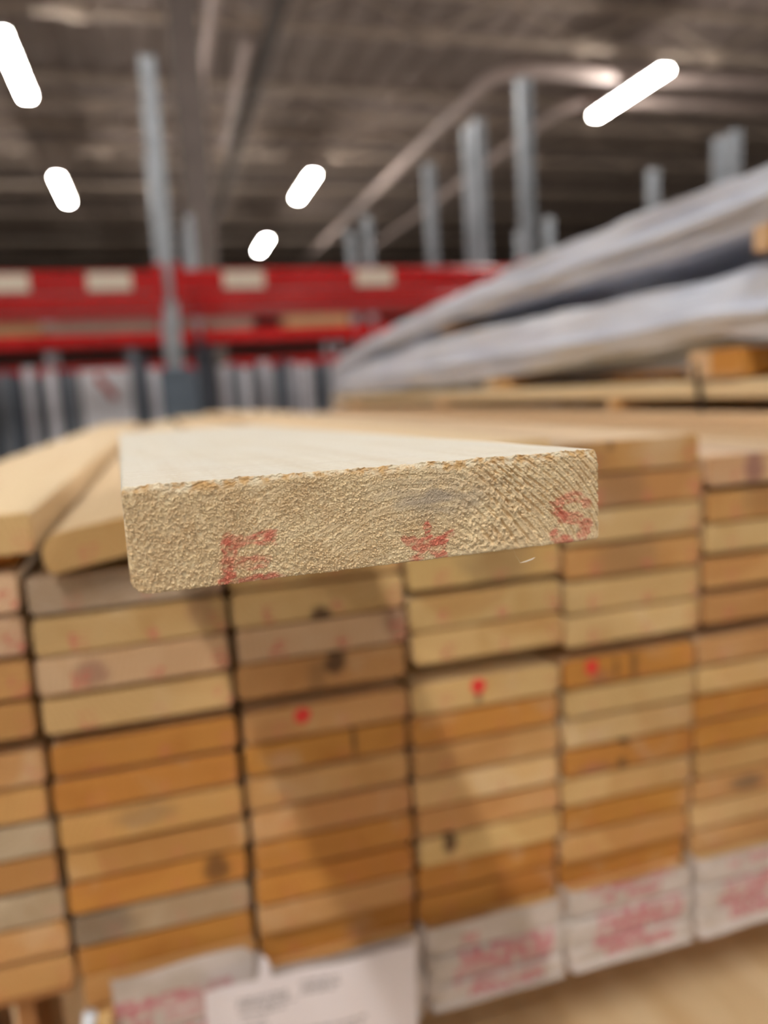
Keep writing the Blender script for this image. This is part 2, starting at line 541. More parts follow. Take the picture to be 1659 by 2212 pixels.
c = link('roof_column', None, None, (.62, 9.0, ZF))
tag(c, 'dark brown steel column standing behind the racks up to the roof', 'column')
for s in (-1, 1):
    bar('flange', (-.15, s*.14-.012, 0), (.15, s*.14+.012, 6.9), .004, DARKDUCT, c, 'z')
bar('web', (-.012, -.13, 0), (.012, .13, 6.9), .004, DARKDUCT, c, 'z')
bar('capital', (-.3, -.2, 6.5), (.3, .2, 6.9), .02, DARKDUCT, c, 'z')
bar('base_plate', (-.25, -.25, 0), (.25, .25, .03), .005, DARKDUCT, c, 'x')

# ------------------------------------------------------------------ storage racks beyond the timber
UPS = [(-.034, -.03), (.034, -.03), (.034, .03), (.015, .03), (.015, .01), (-.015, .01), (-.015, .03), (-.034, .03)]
def upright_mesh(h):
    s = np.array(UPS); n = len(s)
    V = [(x, -y, z) for z in (0, h) for x, y in s]
    Fc = [(i, (i+1) % n, n+(i+1) % n, n+i) for i in range(n)] + [tuple(range(n-1, -1, -1)), tuple(range(n, 2*n))]
    return fixn(mesh_np('upright', V, Fc, GALV))
def rack(label, ys, Xs, ztop, zb, drop=0.0, labels=(), guard=None, decks=True):
    e = link('storage_rack', None, None, (Xs[0], ys[0], ZF))
    tag(e, label, 'storage rack')
    um = upright_mesh(ztop-ZF)
    ox, oy = Xs[0], ys[0]
    for j, y in enumerate(ys):
        for i, x in enumerate(Xs):
            u = link('upright', um, e, (x-ox, y-oy, 0))
            bar('foot_plate', (-.08, -.06, 0), (.08, .06, .012), .003, GALV, u, 'x')
        for zz in zb:
            z0 = zz-ZF-(drop if j else 0)
            for i in range(len(Xs)-1):
                a, b = Xs[i]-ox+.05, Xs[i+1]-ox-.05
                yy = y-oy+(-.012 if j == 0 else .012)
                # stepped box beam
                s = -1 if j == 0 else 1
                sec = [(-.03*s, 0), (.03*s, 0), (.03*s, .045), (.024*s, .053), (.024*s, .09), (.012*s, .103), (-.03*s, .105)]
                V, Fc = prism(sec, 0, b-a)
                V = np.array(V)[:, [1, 0, 2]]
                V[:, 1] *= -1 if j == 0 else 1
                V[:, 1] *= -1
                bm = link('beam', fixn(mesh_np('beam', V, Fc, RED)), e, (a, yy, z0))
                for xe in (-.012, b-a-.0):
                    bar('end_connector', (xe-.02, -.045, -.05), (xe+.03, .04, .13), .006, RED, bm, 'z')
                if j == 0 and zz == zb[0]:
                    for lx in labels:
                        if Xs[i] < lx < Xs[i+1]:
                            l = bar('price_label', (lx-ox-a-.1, -.0345, .012), (lx-ox-a+.1, -.0305, .092), .002, YELLOW, bm, 'x')
                            bar('label_face', (-.09, -.0035, -.034), (.09, -.0021, .034), .001, LABEL, l, 'x') if False else None
    for i in range(len(Xs)-1 if decks else 0):
        for zz in zb:
            n = 3; a, b = Xs[i]-ox+.06, Xs[i+1]-ox-.06
            for k in range(n):
                d = (b-a)/n
                bar('wire_deck', (a+k*d+.01, .03, zz-ZF+.06-drop*.5), (a+(k+1)*d-.01, ys[1]-oy-.03, zz-ZF+.085-drop*.5), .004, WIRE, e, 'x')
    for x in Xs:                       # ladder bracing between front and rear uprights
        for k in range(3):
            za = .2+k*.5; zc2 = za+.4
            link('brace', rod_mesh('brace', (x-ox, .03, za), (x-ox, ys[1]-oy-.03, zc2), .009, GALV, 6), e)
    if guard is not None:
        bar('column_guard', (guard-ox-.085, -.1, 0), (guard-ox+.085, -.045, ZF*-1+.17), .02, GUARD, e, 'z')
    return e
rackA = rack('red beamed rack with labelled front beam and tall grey uprights', (4.0, 4.62), (-3.76, -1.83, .10, 2.03, 3.9, 5.77), 1.6, (.535,), .0, (-.62, -.17, .46, 1.13, -1.2), .10, False)
rack('second red beamed rack standing right behind the labelled rack', (4.76, 5.52), (-3.76, -1.83, .10, 2.03, 3.9, 5.77), 1.6, (.53,), -.04, decks=False)
rackC = rack('third red beamed rack further off, with a carton on its shelf', (7.15, 7.8), (-5.3, -3.4, -1.5, .4, 2.0, 3.86, 5.7), 1.6, (.53,), .0)
rack('farthest red beamed rack under the distant lamps', (10.8, 11.6), (-7, -5.1, -3.2, -1.3, .6, 2.5, 4.4, 6.3), 1.3, (.45,), .0)
# face of each price label on the front beam
for ch in list(rackA.children):
    for l in ch.children:
        if l.name.startswith('price_label'):
            l.data.materials.clear(); l.data.materials.append(LABEL)
bx = link('cardboard_box', None, None, (1.5, 7.45, .6205))
tag(bx, 'brown cardboard carton lying on the shelf of the third rack', 'box')
bar('carton', (-.3, -.2, 0), (.3, .2, .14), .004, CARD, bx, 'x')
bar('tape_strip', (-.3, -.03, .1405), (.3, .03, .1415), .0003, YELLOW, bx, 'x')

for i, (x, wd, nm) in enumerate(((-1.75, 1.7, 'weathered'), (.02, 1.75, 'greyish'))):
    e = link('plank_bundle', None, None, (x, 7.47, .6205))
    tag(e, '%s flat plank bundle lying on the shelf of the third rack' % nm, 'plank bundle')
    for k in range(3):
        bar('plank', (-wd/2, -.24, .001+k*.036), (wd/2, .22, .035+k*.036), .002, CARD if i == 0 else WIRE, e, 'x')

# metal profiles stood on end between the racks
def channel_mesh(wd, dp, h, mat):
    t = .004; r = .012
    s = [(-wd/2, -dp/2), (wd/2, -dp/2), (wd/2, dp/2), (wd/2-r, dp/2), (wd/2-r, dp/2-t), (wd/2-t, dp/2-t), (wd/2-t, -dp/2+t),
         (-wd/2+t, -dp/2+t), (-wd/2+t, dp/2-t), (-wd/2+r, dp/2-t), (-wd/2+r, dp/2), (-wd/2, dp/2)]
    n = len(s)
    V = [(x, y, z) for z in (0, h) for x, y in s]
    Fc = [(i, (i+1) % n, n+(i+1) % n, n+i) for i in range(n)] + [tuple(range(n-1, -1, -1)), tuple(range(n, 2*n))]
    return fixn(mesh_np('metal_profile', V, Fc, mat))
PROF = [(-1.02, 0, .25), (-.93, 2, .25), (-.855, 1, .24), (-.79, 2, .22), (-.725, 0, .26), (-.665, 2, .2), (-.60, 0, .24), (-.54, 2, .23), (-.485, 1, .22),
        (-.13, 1, .34), (-.07, 2, .3), (-.015, 0, .22), (.20, 0, .2), (.27, 2, .40), (.335, 2, .36), (.41, 0, .22), (.475, 1, .22), (.54, 0, .2),
        (.60, 2, .22), (.665, 0, .24), (.73, 1, .2), (.79, 2, .24), (.85, 0, .22), (.92, 0, .2), (.985, 2, .2), (1.05, 1, .22), (1.12, 0, .2), (1.19, 2, .22), (1.26, 0, .2)]
NTH = 'first second third fourth fifth sixth seventh eighth ninth tenth eleventh twelfth thirteenth fourteenth fifteenth sixteenth seventeenth eighteenth'.split()
pname = ['pale', 'mid grey', 'dark slate']
for x, k, zt in PROF:
    o = link('metal_profile', channel_mesh(random.uniform(.05, .062), .05, zt-ZF, (LITE, MIDG, DARKG)[k]), None, (x, 4.98+random.uniform(-.06, .06), ZF), (0, 0, random.uniform(-.12, .12)))
    if x < -.3:
        n = sum(1 for q in PROF if x < q[0] < -.3); wh = '%s from the white panel, away from the guarded upright' % NTH[n]
    elif x < .1:
        n = sum(1 for q in PROF if -.3 < q[0] < x); wh = '%s of three between the white panel and guarded upright' % NTH[n]
    else:
        n = sum(1 for q in PROF if .1 < q[0] < x); wh = '%s past the guarded upright, away from the white panel' % NTH[n]
    tag(o, pname[k]+' metal profile on end, '+wh, 'metal profile', 'metal profiles stood on end')
p = link('white_panel', None, None, (-.29, 4.86, ZF))
tag(p, 'white panel with a slanted red mark, stood among the metal profiles', 'panel')
bar('sheet', (-.14, -.012, 0), (.14, .012, .22-ZF), .004, WHITE, p, 'z')
m = bar('red_mark', (-.022, -.0012, -.085), (.022, .0012, .085), .0008, REDMARK, p, 'z')
m.location = (.0, -.0134, 1.47); m.rotation_euler = (0, math.radians(-35), 0)

# ------------------------------------------------------------------ boards of the pile
W, T, BL = .0872, .0159, 1.83
YF = .373
def board_mesh(name, wd=W, th=T, L=BL, mat=WOOD, r=.0034):
    V, Fc = prism(rrect(0, wd, 0, th, r, 4), 0, L, .0003)
    return fixn(mesh_np(name, V, Fc, mat))
BM = board_mesh('board')
BMM = board_mesh('board', mat=WOOD_MARKED)
BU = board_mesh('board', th=.0172, r=.0028)
BUM = board_mesh('board', th=.0172, mat=WOOD_MARKED, r=.0028)
BT = board_mesh('board', th=.0180, r=.0018)
TONE = {'P': ('pale', (224, 188, 130)), 'Y': ('yellowish', (216, 182, 122)), 'T': ('tan', (208, 158, 98)), 'O': ('orange', (200, 138, 62)),
        'K': ('pinkish', (224, 186, 148)), 'G': ('greyish', (190, 168, 140)), 'B': ('brown', (164, 112, 66))}
STACK = {0: 'in stack under the flat loose board', 1: 'in stack under the tilted loose board', 2: 'first stack past the tilted loose board',
         3: 'second stack past the tilted loose board', 4: 'third stack past the tilted loose board', 5: 'fourth stack past the tilted loose board',
         6: 'fifth stack past the tilted loose board', 7: 'stack under the edge of wrapped packs', 8: 'stack wholly under the wrapped packs'}
ORD = ['first', 'second', 'third', 'fourth', 'fifth', 'sixth', 'seventh', 'eighth', 'ninth']
def colx(k): return .0232+(k-2)*.0905+.0014
def set_board(o, tone, ink=0.0, feats=None):
    n, c = TONE[tone]
    j = [random.uniform(.93, 1.05) for _ in range(3)]
    l = lin(*c)
    o.color = (l[0]*j[0], l[1]*j[0]*random.uniform(.97, 1.03), l[2]*j[0]*random.uniform(.94, 1.06), 1)
    o['ink'] = float(ink)
    for pre, v in (feats or {}).items():
        if pre == 'dab':
            o['dab'] = 1.0; o['dab_x'], o['dab_z'] = v
        else:
            o[pre+'_x'], o[pre+'_z'], o[pre+'_w'], o[pre+'_h'], o[pre+'_f'] = [float(q) for q in v]
def board(k, z, tone, label, ink=.6, feats=None, dy=None, dx=0.0, rollv=None, mesh=None, group=None):
    step = round((-.152-z)/.0187)
    dy = random.uniform(-.0010, .0010)+(.0008*step+(.0015 if step > 0 else -.0015))+(0 if dy is None else dy*.35)
    o = link('pine_board', mesh or (BMM if feats else BM), None, (colx(k)+dx+random.uniform(-.0009, .0009), YF+dy, z), (0, random.uniform(-.006, .006) if rollv is None else rollv, 0))
    tag(o, label, 'board', group or 'boards of the timber pile')
    set_board(o, tone, ink, feats)
    return o
# upper tier: bottoms measured in metres below the lens, from the gap upward
UPPER = {
 0: ([-.1490, -.1288, -.1088, -.0885], 'TTKK'),
 1: ([-.1500, -.1302, -.1115, -.0918], 'PKYG'),
 2: ([-.1476, -.1292, -.1105, -.0912], 'TKPP'),
 3: ([-.1440, -.1250, -.1030, -.0838], 'PYYP'),
 4: ([-.1478, -.1284, -.1085, -.0888, -.0695, -.0506], 'PPTPTT'),
 5: ([-.1470, -.1250, -.1038, -.0850, -.0638], 'TTPTK'),
 6: ([-.1490, -.1290, -.1085, -.0870, -.0660], 'TPTPT'),
 7: ([-.1490, -.1298, -.1105, -.0910, -.0715, -.0522], 'TPPTPT'),
 8: ([-.1490, -.1298, -.1105, -.0910, -.0715, -.0522], 'TPPTPT'),
}
UF = {(1, 2): dict(rosy=(.075, .012, .008, .01, .3)), (1, 1): dict(rosy=(.024, .008, .009, .008, .6)),
      (2, 0): dict(knot=(.050, .013, .007, .008, .9), knot2=(.040, .006, .006, .012, .4)),
      (2, 1): dict(rosy=(.082, .012, .008, .01, .5)), (2, 2): dict(knot=(.044, .001, .006, .006, .95)),
      (3, 2): dict(smear=(.05, .012, .025, .02, .35)), (4, 5): dict(smear=(.0, .01, .03, .02, .3), knot=(.03, .014, .003, .003, .7)),
      (4, 4): dict(smear=(.035, .008, .02, .016, .35)), (4, 2): dict(smear=(.04, .008, .025, .02, .35)),
      (5, 4): dict(rosy=(.030, .009, .008, .012, .85)), (5, 3): dict(smear=(.036, .012, .016, .012, .25))}
UINK = {(1, 3): .3, (1, 2): .75, (1, 1): 1.0, (1, 0): .7, (0, 3): .9, (0, 2): .9, (0, 1): .8, (0, 0): .5, (2, 2): .8, (2, 1): 1.0, (2, 0): .1,
        (3, 2): .6, (3, 1): .7, (3, 0): .7, (4, 0): .6, (4, 1): .7, (4, 2): .7, (4, 3): .6, (4, 4): .8, (4, 5): .7, (5, 1): .4, (5, 2): .3, (5, 3): .5}
for k, (zs, tn) in UPPER.items():
    for i, (z, t) in enumerate(zip(zs, tn)):
        dy = {(1, 3): .004, (1, 2): .001, (2, 3): .003, (3, 0): -.003, (4, 5): .012, (5, 4): -.004}.get((k, i))
        board(k, z, t, '%s pine board, %s above the dark gap, %s' % (TONE[t][0], ORD[i], STACK[k]), UINK.get((k, i), .4), UF.get((k, i)), dy, mesh=BUM if (k, i) in UF else BU)
# lower tier, counted down from the gap
LOWER = {0: 'TTGTGTT', 1: 'OOTTOGO', 2: 'TOTTOOTO', 3: 'POTPTPOO', 4: 'OPPOPOTO', 5: 'TPOOPTPT', 6: 'TPOTPTPO', 7: 'TPOTPTPO', 8: 'PTOTPTPO'}
LF = {(2, 0): dict(dab=(.030, .0105)), (3, 0): dict(dab=(.038, .011), knot=(.038, .004, .003, .004, .7)), (4, 0): dict(dab=(.018, .011), knot=(.034, .008, .002, .009, .7), knot2=(.046, .008, .003, .012, .7), rosy=(.024, .003, .008, .006, .4)),
      (2, 1): dict(knot=(.058, .009, .0016, .012, .9)), (4, 3): dict(knot=(.040, .016, .004, .003, .95), knot2=(.038, .003, .004, .004, .9), rosy=(.02, .003, .014, .003, .5)),
      (1, 2): dict(smear=(.04, .010, .018, .007, .35)), (1, 4): dict(knot=(.072, .009, .008, .010, .7)), (1, 5): dict(smear=(.012, .009, .02, .02, .6)),
      (3, 5): dict(knot=(.018, .012, .005, .008, .9)), (5, 5): dict(smear=(.04, .007, .016, .006, .7)),}
ZG = -.1550
PT = .0185
for k, tn in LOWER.items():
    for i, t in enumerate(tn):
        z = ZG-PT*(i+1)
        dy = {(2, 0): .006, (2, 1): .004, (1, 2): -.005, (3, 5): -.002, (3, 6): .006, (3, 7): .004, (4, 7): .010, (2, 7): .006, (1, 6): .006}.get((k, i))
        board(k, z, t, '%s pine board, %s below the dark gap, %s' % (TONE[t][0], ORD[i], STACK[k]), .25 if i else .35, LF.get((k, i)), dy)
# rows veiled by the printed film
for k in range(1, 9):
    top = ZG-PT*len(LOWER[k])
    i = 0
    z = top-.0005-T
    while z > -.362:
        t = random.choice('PTK')
        board(k, z, t, 'board end veiled by printed film, %s row, %s' % (ORD[i], STACK[k]), .2, None, 0.0, group='boards veiled by printed film')
        z -= PT; i += 1
# sticks that part the two tiers and carry the top boards
STICK = bar_mesh('stacking_stick', (.02, .86, .0045), .001, WOOD, 'x')
for y in (.55, 1.15, 1.95):
    o = link('stacking_stick', STICK, None, (.21, y, ZG+.0024))
    tag(o, 'thin wooden stick lying across the pile in the dark gap', 'stick', 'sticks parting the two tiers')
    set_board(o, 'T')
    o['ink'] = 0.0
# loose boards on the left of the pile
o = board(0, -.0608, 'P', 'flat loose pine board on an orange lath, beside the tilted loose board', .5, None, -.002, dx=.0092, rollv=.012, mesh=BT)
o = link('support_lath', bar_mesh('support_lath', (.085, 1.7, .0088), .0015, WOOD, 'y'), None, (colx(0)+.0435, YF+.86, -.0657))
tag(o, 'orange lath lying flat under the flat loose board', 'lath'); set_board(o, 'O')
WANE = fixn(mesh_np('board', *prism(rrect(0, W, 0, .0175, (.004, .0034, .0034, .0085), 4), 0, BL, .0003), WOOD))
o = link('pine_board', WANE, None, (-.0548, .362, -.0722), (0, -.155, 0))
tag(o, 'tilted loose pine board with one edge lifted, beside the jutting board', 'board', 'boards of the timber pile')
set_board(o, 'P', .5, None)
o = link('support_lath', bar_mesh('support_lath', (.012, 1.7, .0125), .0015, WOOD, 'y'), None, (.0290, YF+.87, -.0668))
tag(o, 'thin lath propping the lifted edge of the tilted loose board', 'lath'); set_board(o, 'T')
# boards that carry the jutting board, over the first and second stack
NB = board_mesh('board', .0760)
for i, z in enumerate((-.0727, -.0536)):
    o = link('pine_board', NB, None, (.0372, YF+.008, z)); tag(o, 'pale pine board %s under the jutting board' % ('directly' if i else 'second'), 'board', 'boards of the timber pile'); set_board(o, 'P')
for i, z in enumerate((-.0652, -.0465)):
    o = link('pine_board', BM, None, (.1146, YF+.004, z)); tag(o, 'pale pine board, %s of two lying beside the jutting board' % ('upper' if i else 'lower'), 'board', 'boards of the timber pile'); set_board(o, 'P')
# single boards on cross sticks at the top of the high stacks
for i, k in enumerate((7, 8)):
    o = link('pine_board', BM, None, (colx(k), YF-.02, -.0228)); tag(o, 'bright pine board on top of the %s' % STACK[k], 'board', 'boards of the timber pile'); set_board(o, 'P', .2)
for y in (.75, 1.3, 1.95):
    o = link('stacking_stick', bar_mesh('stacking_stick', (.022, .178, .0104), .001, WOOD, 'x'), None, (colx(7)+.0895, y, -.0283))
    tag(o, 'short stick under the top boards of the high stacks', 'stick', 'short sticks under the top boards'); set_board(o, 'T')

# ------------------------------------------------------------------ the jutting board in focus
def build_hero():
    NU, NV = 1180, 250
    HW, HT, HL = .0890, .0179, .405
    u = np.linspace(0, HW, NU)
    dx = HW/NU
    mm = .001/dx                       # cells per millimetre
    # outline of the end, with eased corners and torn fibres
    def corner(uu, r):
        return np.where(uu < r, r-np.sqrt(np.maximum(0, r*r-(r-uu)**2)), 0)
    zb = -HT + corner(u, .0030) + corner(HW-u, .0009)
    zt = -corner(u, .0007) - corner(HW-u, .0010)
    j1 = nz((1, NU), 1.0*mm, 1)[0]; j2 = nz((1, NU), .18*mm, 1)[0]
    zt_j = (j1*.00007+j2*.00007)*sstep(u, 0, .002)
    zb_j = (nz((1, NU), .6*mm, 1)[0]*.00003+nz((1, NU), .15*mm, 1)[0]*.00002)*sstep(u, .003, .004)
    v = np.linspace(0, 1, NV)[:, None]
    X = np.broadcast_to(u, (NV, NU))
    zlo = (zb+zb_j)[None]; zhi = (zt+zt_j)[None]
    Z = zlo+(zhi-zlo)*v
    sh = (NV, NU)
    # growth rings about a pith just below the board
    wx = nz(sh, 9*mm, 6*mm)*.0009; wz = nz(sh, 7*mm, 7*mm)*.0009
    px, pz = .0500, -.0275
    XR = (X-px)*np.where(X < px, .72, 1.0)+wx
    R = np.hypot(XR, Z-pz+wz)
    TH = np.arctan2(Z-pz, X-px)
    xm = X*1000
    right = sstep(xm, 60, 70)
    mid = sstep(xm, 53, 61)*(1-sstep(xm, 68, 78))
    rt_ = np.linspace(0, .08, 800)                  # rings crowd together outwards on the right
    dens = 1/.0021+(1/.00112-1/.0021)*sstep(rt_, .027, .036)
    acc = np.concatenate([[0], np.cumsum((dens[1:]+dens[:-1])/2*np.diff(rt_))])
    ph = np.where(X > px, np.interp(R, rt_, acc), R/.0021)+nz(sh, 3*mm, 3*mm)*.06
    fr = ph-np.floor(ph)
    groove = sstep(fr, .50, .62)*(1-sstep(fr, .86, .98))
    # teeth that cut the grooves into cells
    tooth = nz(sh, .42*mm, .20*mm, -.9); tooth = sstep(tooth, -.9, .5)
    def band(s1, s2, ang, k):
        a = nz(sh, s1*mm, s2*mm, ang)-.6*nz(sh, s1*2.2*mm, s2*2.2*mm, ang)
        return np.tanh(k*a/a.std())
    fl1 = band(.095, .065, .30, 1.8)
    fl2 = band(.21, .13, .38, 2.2)
    fl3 = nz(sh, .055*mm, .05*mm)
    cr = nz(sh, .22*mm, .12*mm, .36)
    crack = np.exp(-(cr/.24)**2)*sstep(nz(sh, .4*mm, .35*mm), -.5, .9)
    cr2 = nz(sh, .13*mm, .08*mm, .30)
    crack = np.maximum(crack, .7*np.exp(-(cr2/.28)**2)*sstep(nz(sh, .3*mm, .25*mm), -.3, 1.0))
    def grains(n, amin, amax, hmin, hmax):
        out = np.zeros(sh)
        gx = rng.uniform(0, NU, n); gy = rng.uniform(0, NV, n)
        ga = rng.uniform(amin, amax, n)*mm; gb = ga*rng.uniform(.62, 1.0, n)
        gt = rng.normal(.35, .9, n); gh = rng.uniform(hmin, hmax, n)
        tx = rng.normal(0, .35, n); ty = rng.normal(.25, .35, n)
        for x_, y_, a_, b_, t_, h_, u_, w_ in zip(gx, gy, ga, gb, gt, gh, tx, ty):
            r_ = int(a_)+2
            x0_, x1_ = max(0, int(x_)-r_), min(NU, int(x_)+r_+1)
            y0_, y1_ = max(0, int(y_)-r_), min(NV, int(y_)+r_+1)
            if x1_ <= x0_ or y1_ <= y0_: continue
            dx_ = np.arange(x0_, x1_)[None]-x_; dy_ = np.arange(y0_, y1_)[:, None]-y_
            c_, s_ = math.cos(t_), math.sin(t_)
            p_ = (dx_*c_+dy_*s_)/a_; q_ = (-dx_*s_+dy_*c_)/b_
            rr_ = p_*p_+q_*q_
            v_ = np.where(rr_ < 1, h_*(1-rr_**2)*(1+u_*p_+w_*q_), 0)
            out[y0_:y1_, x0_:x1_] = np.maximum(out[y0_:y1_, x0_:x1_], v_)
        return out
    gr1 = grains(16000, .08, .20, .08, .42)
    gr2 = grains(2300, .28, .62, .12, .42)
    fl4 = band(.48, .30, -.6, 2.0)
    # smooth, greyer lens over the pith
    lens = np.exp(-(((xm-54)/9.5)**2+((Z*1000+6.5)/3.4)**2))
    rough_l = 1-.62*lens
    ringsoft = sstep(xm, 12, 22)*(1-sstep(xm, 50, 58))
    bands = 1-.55*ringsoft*(1-groove)*sstep(nz(sh, 2.5*mm, 2*mm), -.8, .8)
    h = (gr1*1.1+fl1*.026+fl3*.022-.16)*(1-.45*right)*(1-.6*mid)*rough_l*bands+fl3*.006
    h -= crack*.07*rough_l*(1-.5*right)
    h += mid*(gr2-.15+fl4*.05)*rough_l
    h -= (right*.42+mid*.20+.03)*groove*(.30+.70*tooth)*(1-.5*lens)
    h -= ringsoft*.06*groove
    # smeared smooth strip along the lower arris, right of the star
    strip = np.exp(-((Z-zlo)*1000/1.1)**2)*sstep(xm, 36, 60)
    h *= 1-.75*strip
    # torn fibres along the upper arris
    dtop = (zhi-Z)*1000
    wtop = np.clip(1.35+.40*nz((1, NU), 1.4*mm, 1)+.55*sstep(xm, 40, 62)[:1], .35, 2.4)
    fib = sstep(dtop, wtop+.25, wtop*.35)
    fn = nz(sh, .30*mm, .10*mm, .15)
    h = h*(1-.5*fib)+fib*(fn*.09-.62*(1-np.clip(dtop/np.maximum(wtop, .3), 0, 1)))
    # eased arris all round
    edge = np.minimum.reduce([X, HW-X, Z-zlo, np.full(sh, 9.)])*1000
    h -= .22*np.exp(-np.maximum(edge, 0)/.22)
    Y = -h*.001
    # ink: E, star, S
    wob = nz(sh, .5*mm, .35*mm, .2)*.00022
    def stroke(pts, wd):
        d = np.full(sh, 9.)
        for a, b in zip(pts[:-1], pts[1:]):
            d = np.minimum(d, seg_dist(X, Z, a, b))
        return 1-sstep(d+wob, wd*.9, wd*1.5)
    E_ = np.maximum.reduce([stroke([(.0162, -.0106), (.0158, -.0178)], .0011), stroke([(.0160, -.0108), (.0237, -.0106)], .00085),
                            stroke([(.0160, -.0146), (.0222, -.0146)], .00095), stroke([(.0158, -.0180), (.0246, -.0179)], .0009)])
    star = np.maximum.reduce([stroke([(.0524, -.0110), (.0524, -.0146)], .00055), stroke([(.0478, -.0138), (.0524, -.0147), (.0568, -.0138)], .00075),
                              stroke([(.0497, -.0178), (.0522, -.0146), (.0551, -.0175)], .0008), stroke([(.0505, -.0150), (.0545, -.0152)], .0011)])
    S_ = stroke([(.0862, -.0104), (.0842, -.0090), (.0812, -.0091), (.0794, -.0106), (.0804, -.0124), (.0840, -.0133), (.0862, -.0148), (.0858, -.0170), (.0836, -.0180), (.0808, -.0176), (.0788, -.0160)], .0010)
    wear = .25+.75*sstep(nz(sh, .45*mm, .22*mm, .2)+.35*np.clip(h/.08, -2, 2), -1.9, .2)
    blot = .68+.32*sstep(nz(sh, 1.2*mm, 1.0*mm), -1, 1)
    ink = np.clip(np.maximum.reduce([E_, star*1.0, S_*.92])*wear*blot, 0, 1)*.86
    late = .6*sstep(fr, .20, .30)*(1-sstep(fr, .40, .48))
    grey = np.clip(.75*lens*(.7+.3*nz(sh, 1*mm, .5*mm)), 0, .8)
    V = np.stack([X, Y, Z], -1).reshape(-1, 3)
    idx = np.arange(NU*NV).reshape(NV, NU)
    q = np.stack([idx[:-1, :-1], idx[:-1, 1:], idx[1:, 1:], idx[1:, :-1]], -1).reshape(-1, 4)
    # skin of the four long faces: perimeter loop carried back along the length
    loop = np.concatenate([idx[0, :], idx[1:, -1], idx[-1, -2::-1], idx[-2:0:-1, 0]])
    base = V[loop].copy()
    # clean outline the loop relaxes to
    clean = base.copy()
    n1 = NU
    clean[:NU, 2] = zb
    top_slice = slice(NU+NV-1, NU+NV-1+NU-1)
    clean[top_slice, 2] = zt[-2::-1]
    stations = [.0003, .0007, .0013, .0022, .004, .008, .02, .06, .15, .27, HL]
    rows = []
    for y in stations:
        k = math.exp(-y/.0011)
        r = clean*(1-k)+base*k
        r[:, 1] = y+base[:, 1]*k
        rows.append(r)
    NL = len(loop)
    off = len(V)
    allv = np.concatenate([V]+rows)
    ring = [loop]+[off+i*NL+np.arange(NL) for i in range(len(stations))]
    qs = []
    for a, b in zip(ring[:-1], ring[1:]):
        an, bn = np.roll(a, -1), np.roll(b, -1)
        qs.append(np.stack([an, a, b, bn], -1))
    qs = np.concatenate(qs)
    # back cap as a fan of quads across the last loop
    last = ring[-1]
    half = NL//2
    cap = np.array([(last[i], last[i+1], last[NL-2-i], last[NL-1-i]) for i in range(half-1)])
    quads = np.concatenate([q, qs, cap[:, ::-1]])
    pad = lambda a, f=0: np.concatenate([a.ravel(), np.full(len(allv)-NU*NV, f)])
    me = mesh_np('jutting_board', allv, quads, HERO_END, False,
                 dict(ink=pad(ink), late=pad(late), grey=pad(grey), fibre=pad(fib*.85)))
    me.materials.append(HERO_FACE)
    mi = np.zeros(len(quads), np.int32); mi[len(q)+NL*1:] = 1
    me.polygons.foreach_set('material_index', mi)
    sm = np.zeros(len(quads), bool); sm[:len(q)] = True; sm[len(q)+NL*6:] = False
    me.polygons.foreach_set('use_smooth', sm)
    return me
hero = link('jutting_board', build_hero(), None, (-.0072, .1289, -.0127))
hero.rotation_mode = 'YXZ'
hero.rotation_euler = (-.0101, .0085, .0493)
tag(hero, 'jutting pine board with rough sawn end stamped with red E, star and S', 'board')
def sliver():
    pts = [(.0712, .003, -.0182), (.0714, .0022, -.0196), (.0716, .0008, -.0209)]
    V, Fc = [], []
    rad = [.00002, .00002, .00003]
    pts += [(.0725, .0003, -.02065), (.0738, .0, -.02025), (.0744, .0, -.0200)]
    rad += [.00014, .00015, .00004]
    n = 6
    for i, (p, r) in enumerate(zip(pts, rad)):
        for j in range(n):
            a = 2*math.pi*j/n
            V.append((p[0], p[1]+r*math.cos(a), p[2]+r*math.sin(a)))
        if i:
            o = (i-1)*n
            Fc += [(o+j, o+(j+1) % n, o+n+(j+1) % n, o+n+j) for j in range(n)]
    Fc += [tuple(range(n)), tuple(range(len(V)-n, len(V)))]
    return fixn(mesh_np('splinter', V, Fc, plain('pale_fibre', lin(240, 226, 206), .7, 0, .03, 900)))
s = link('splinter', sliver(), hero)
s['label'] = 'pale splinter hanging below the end'

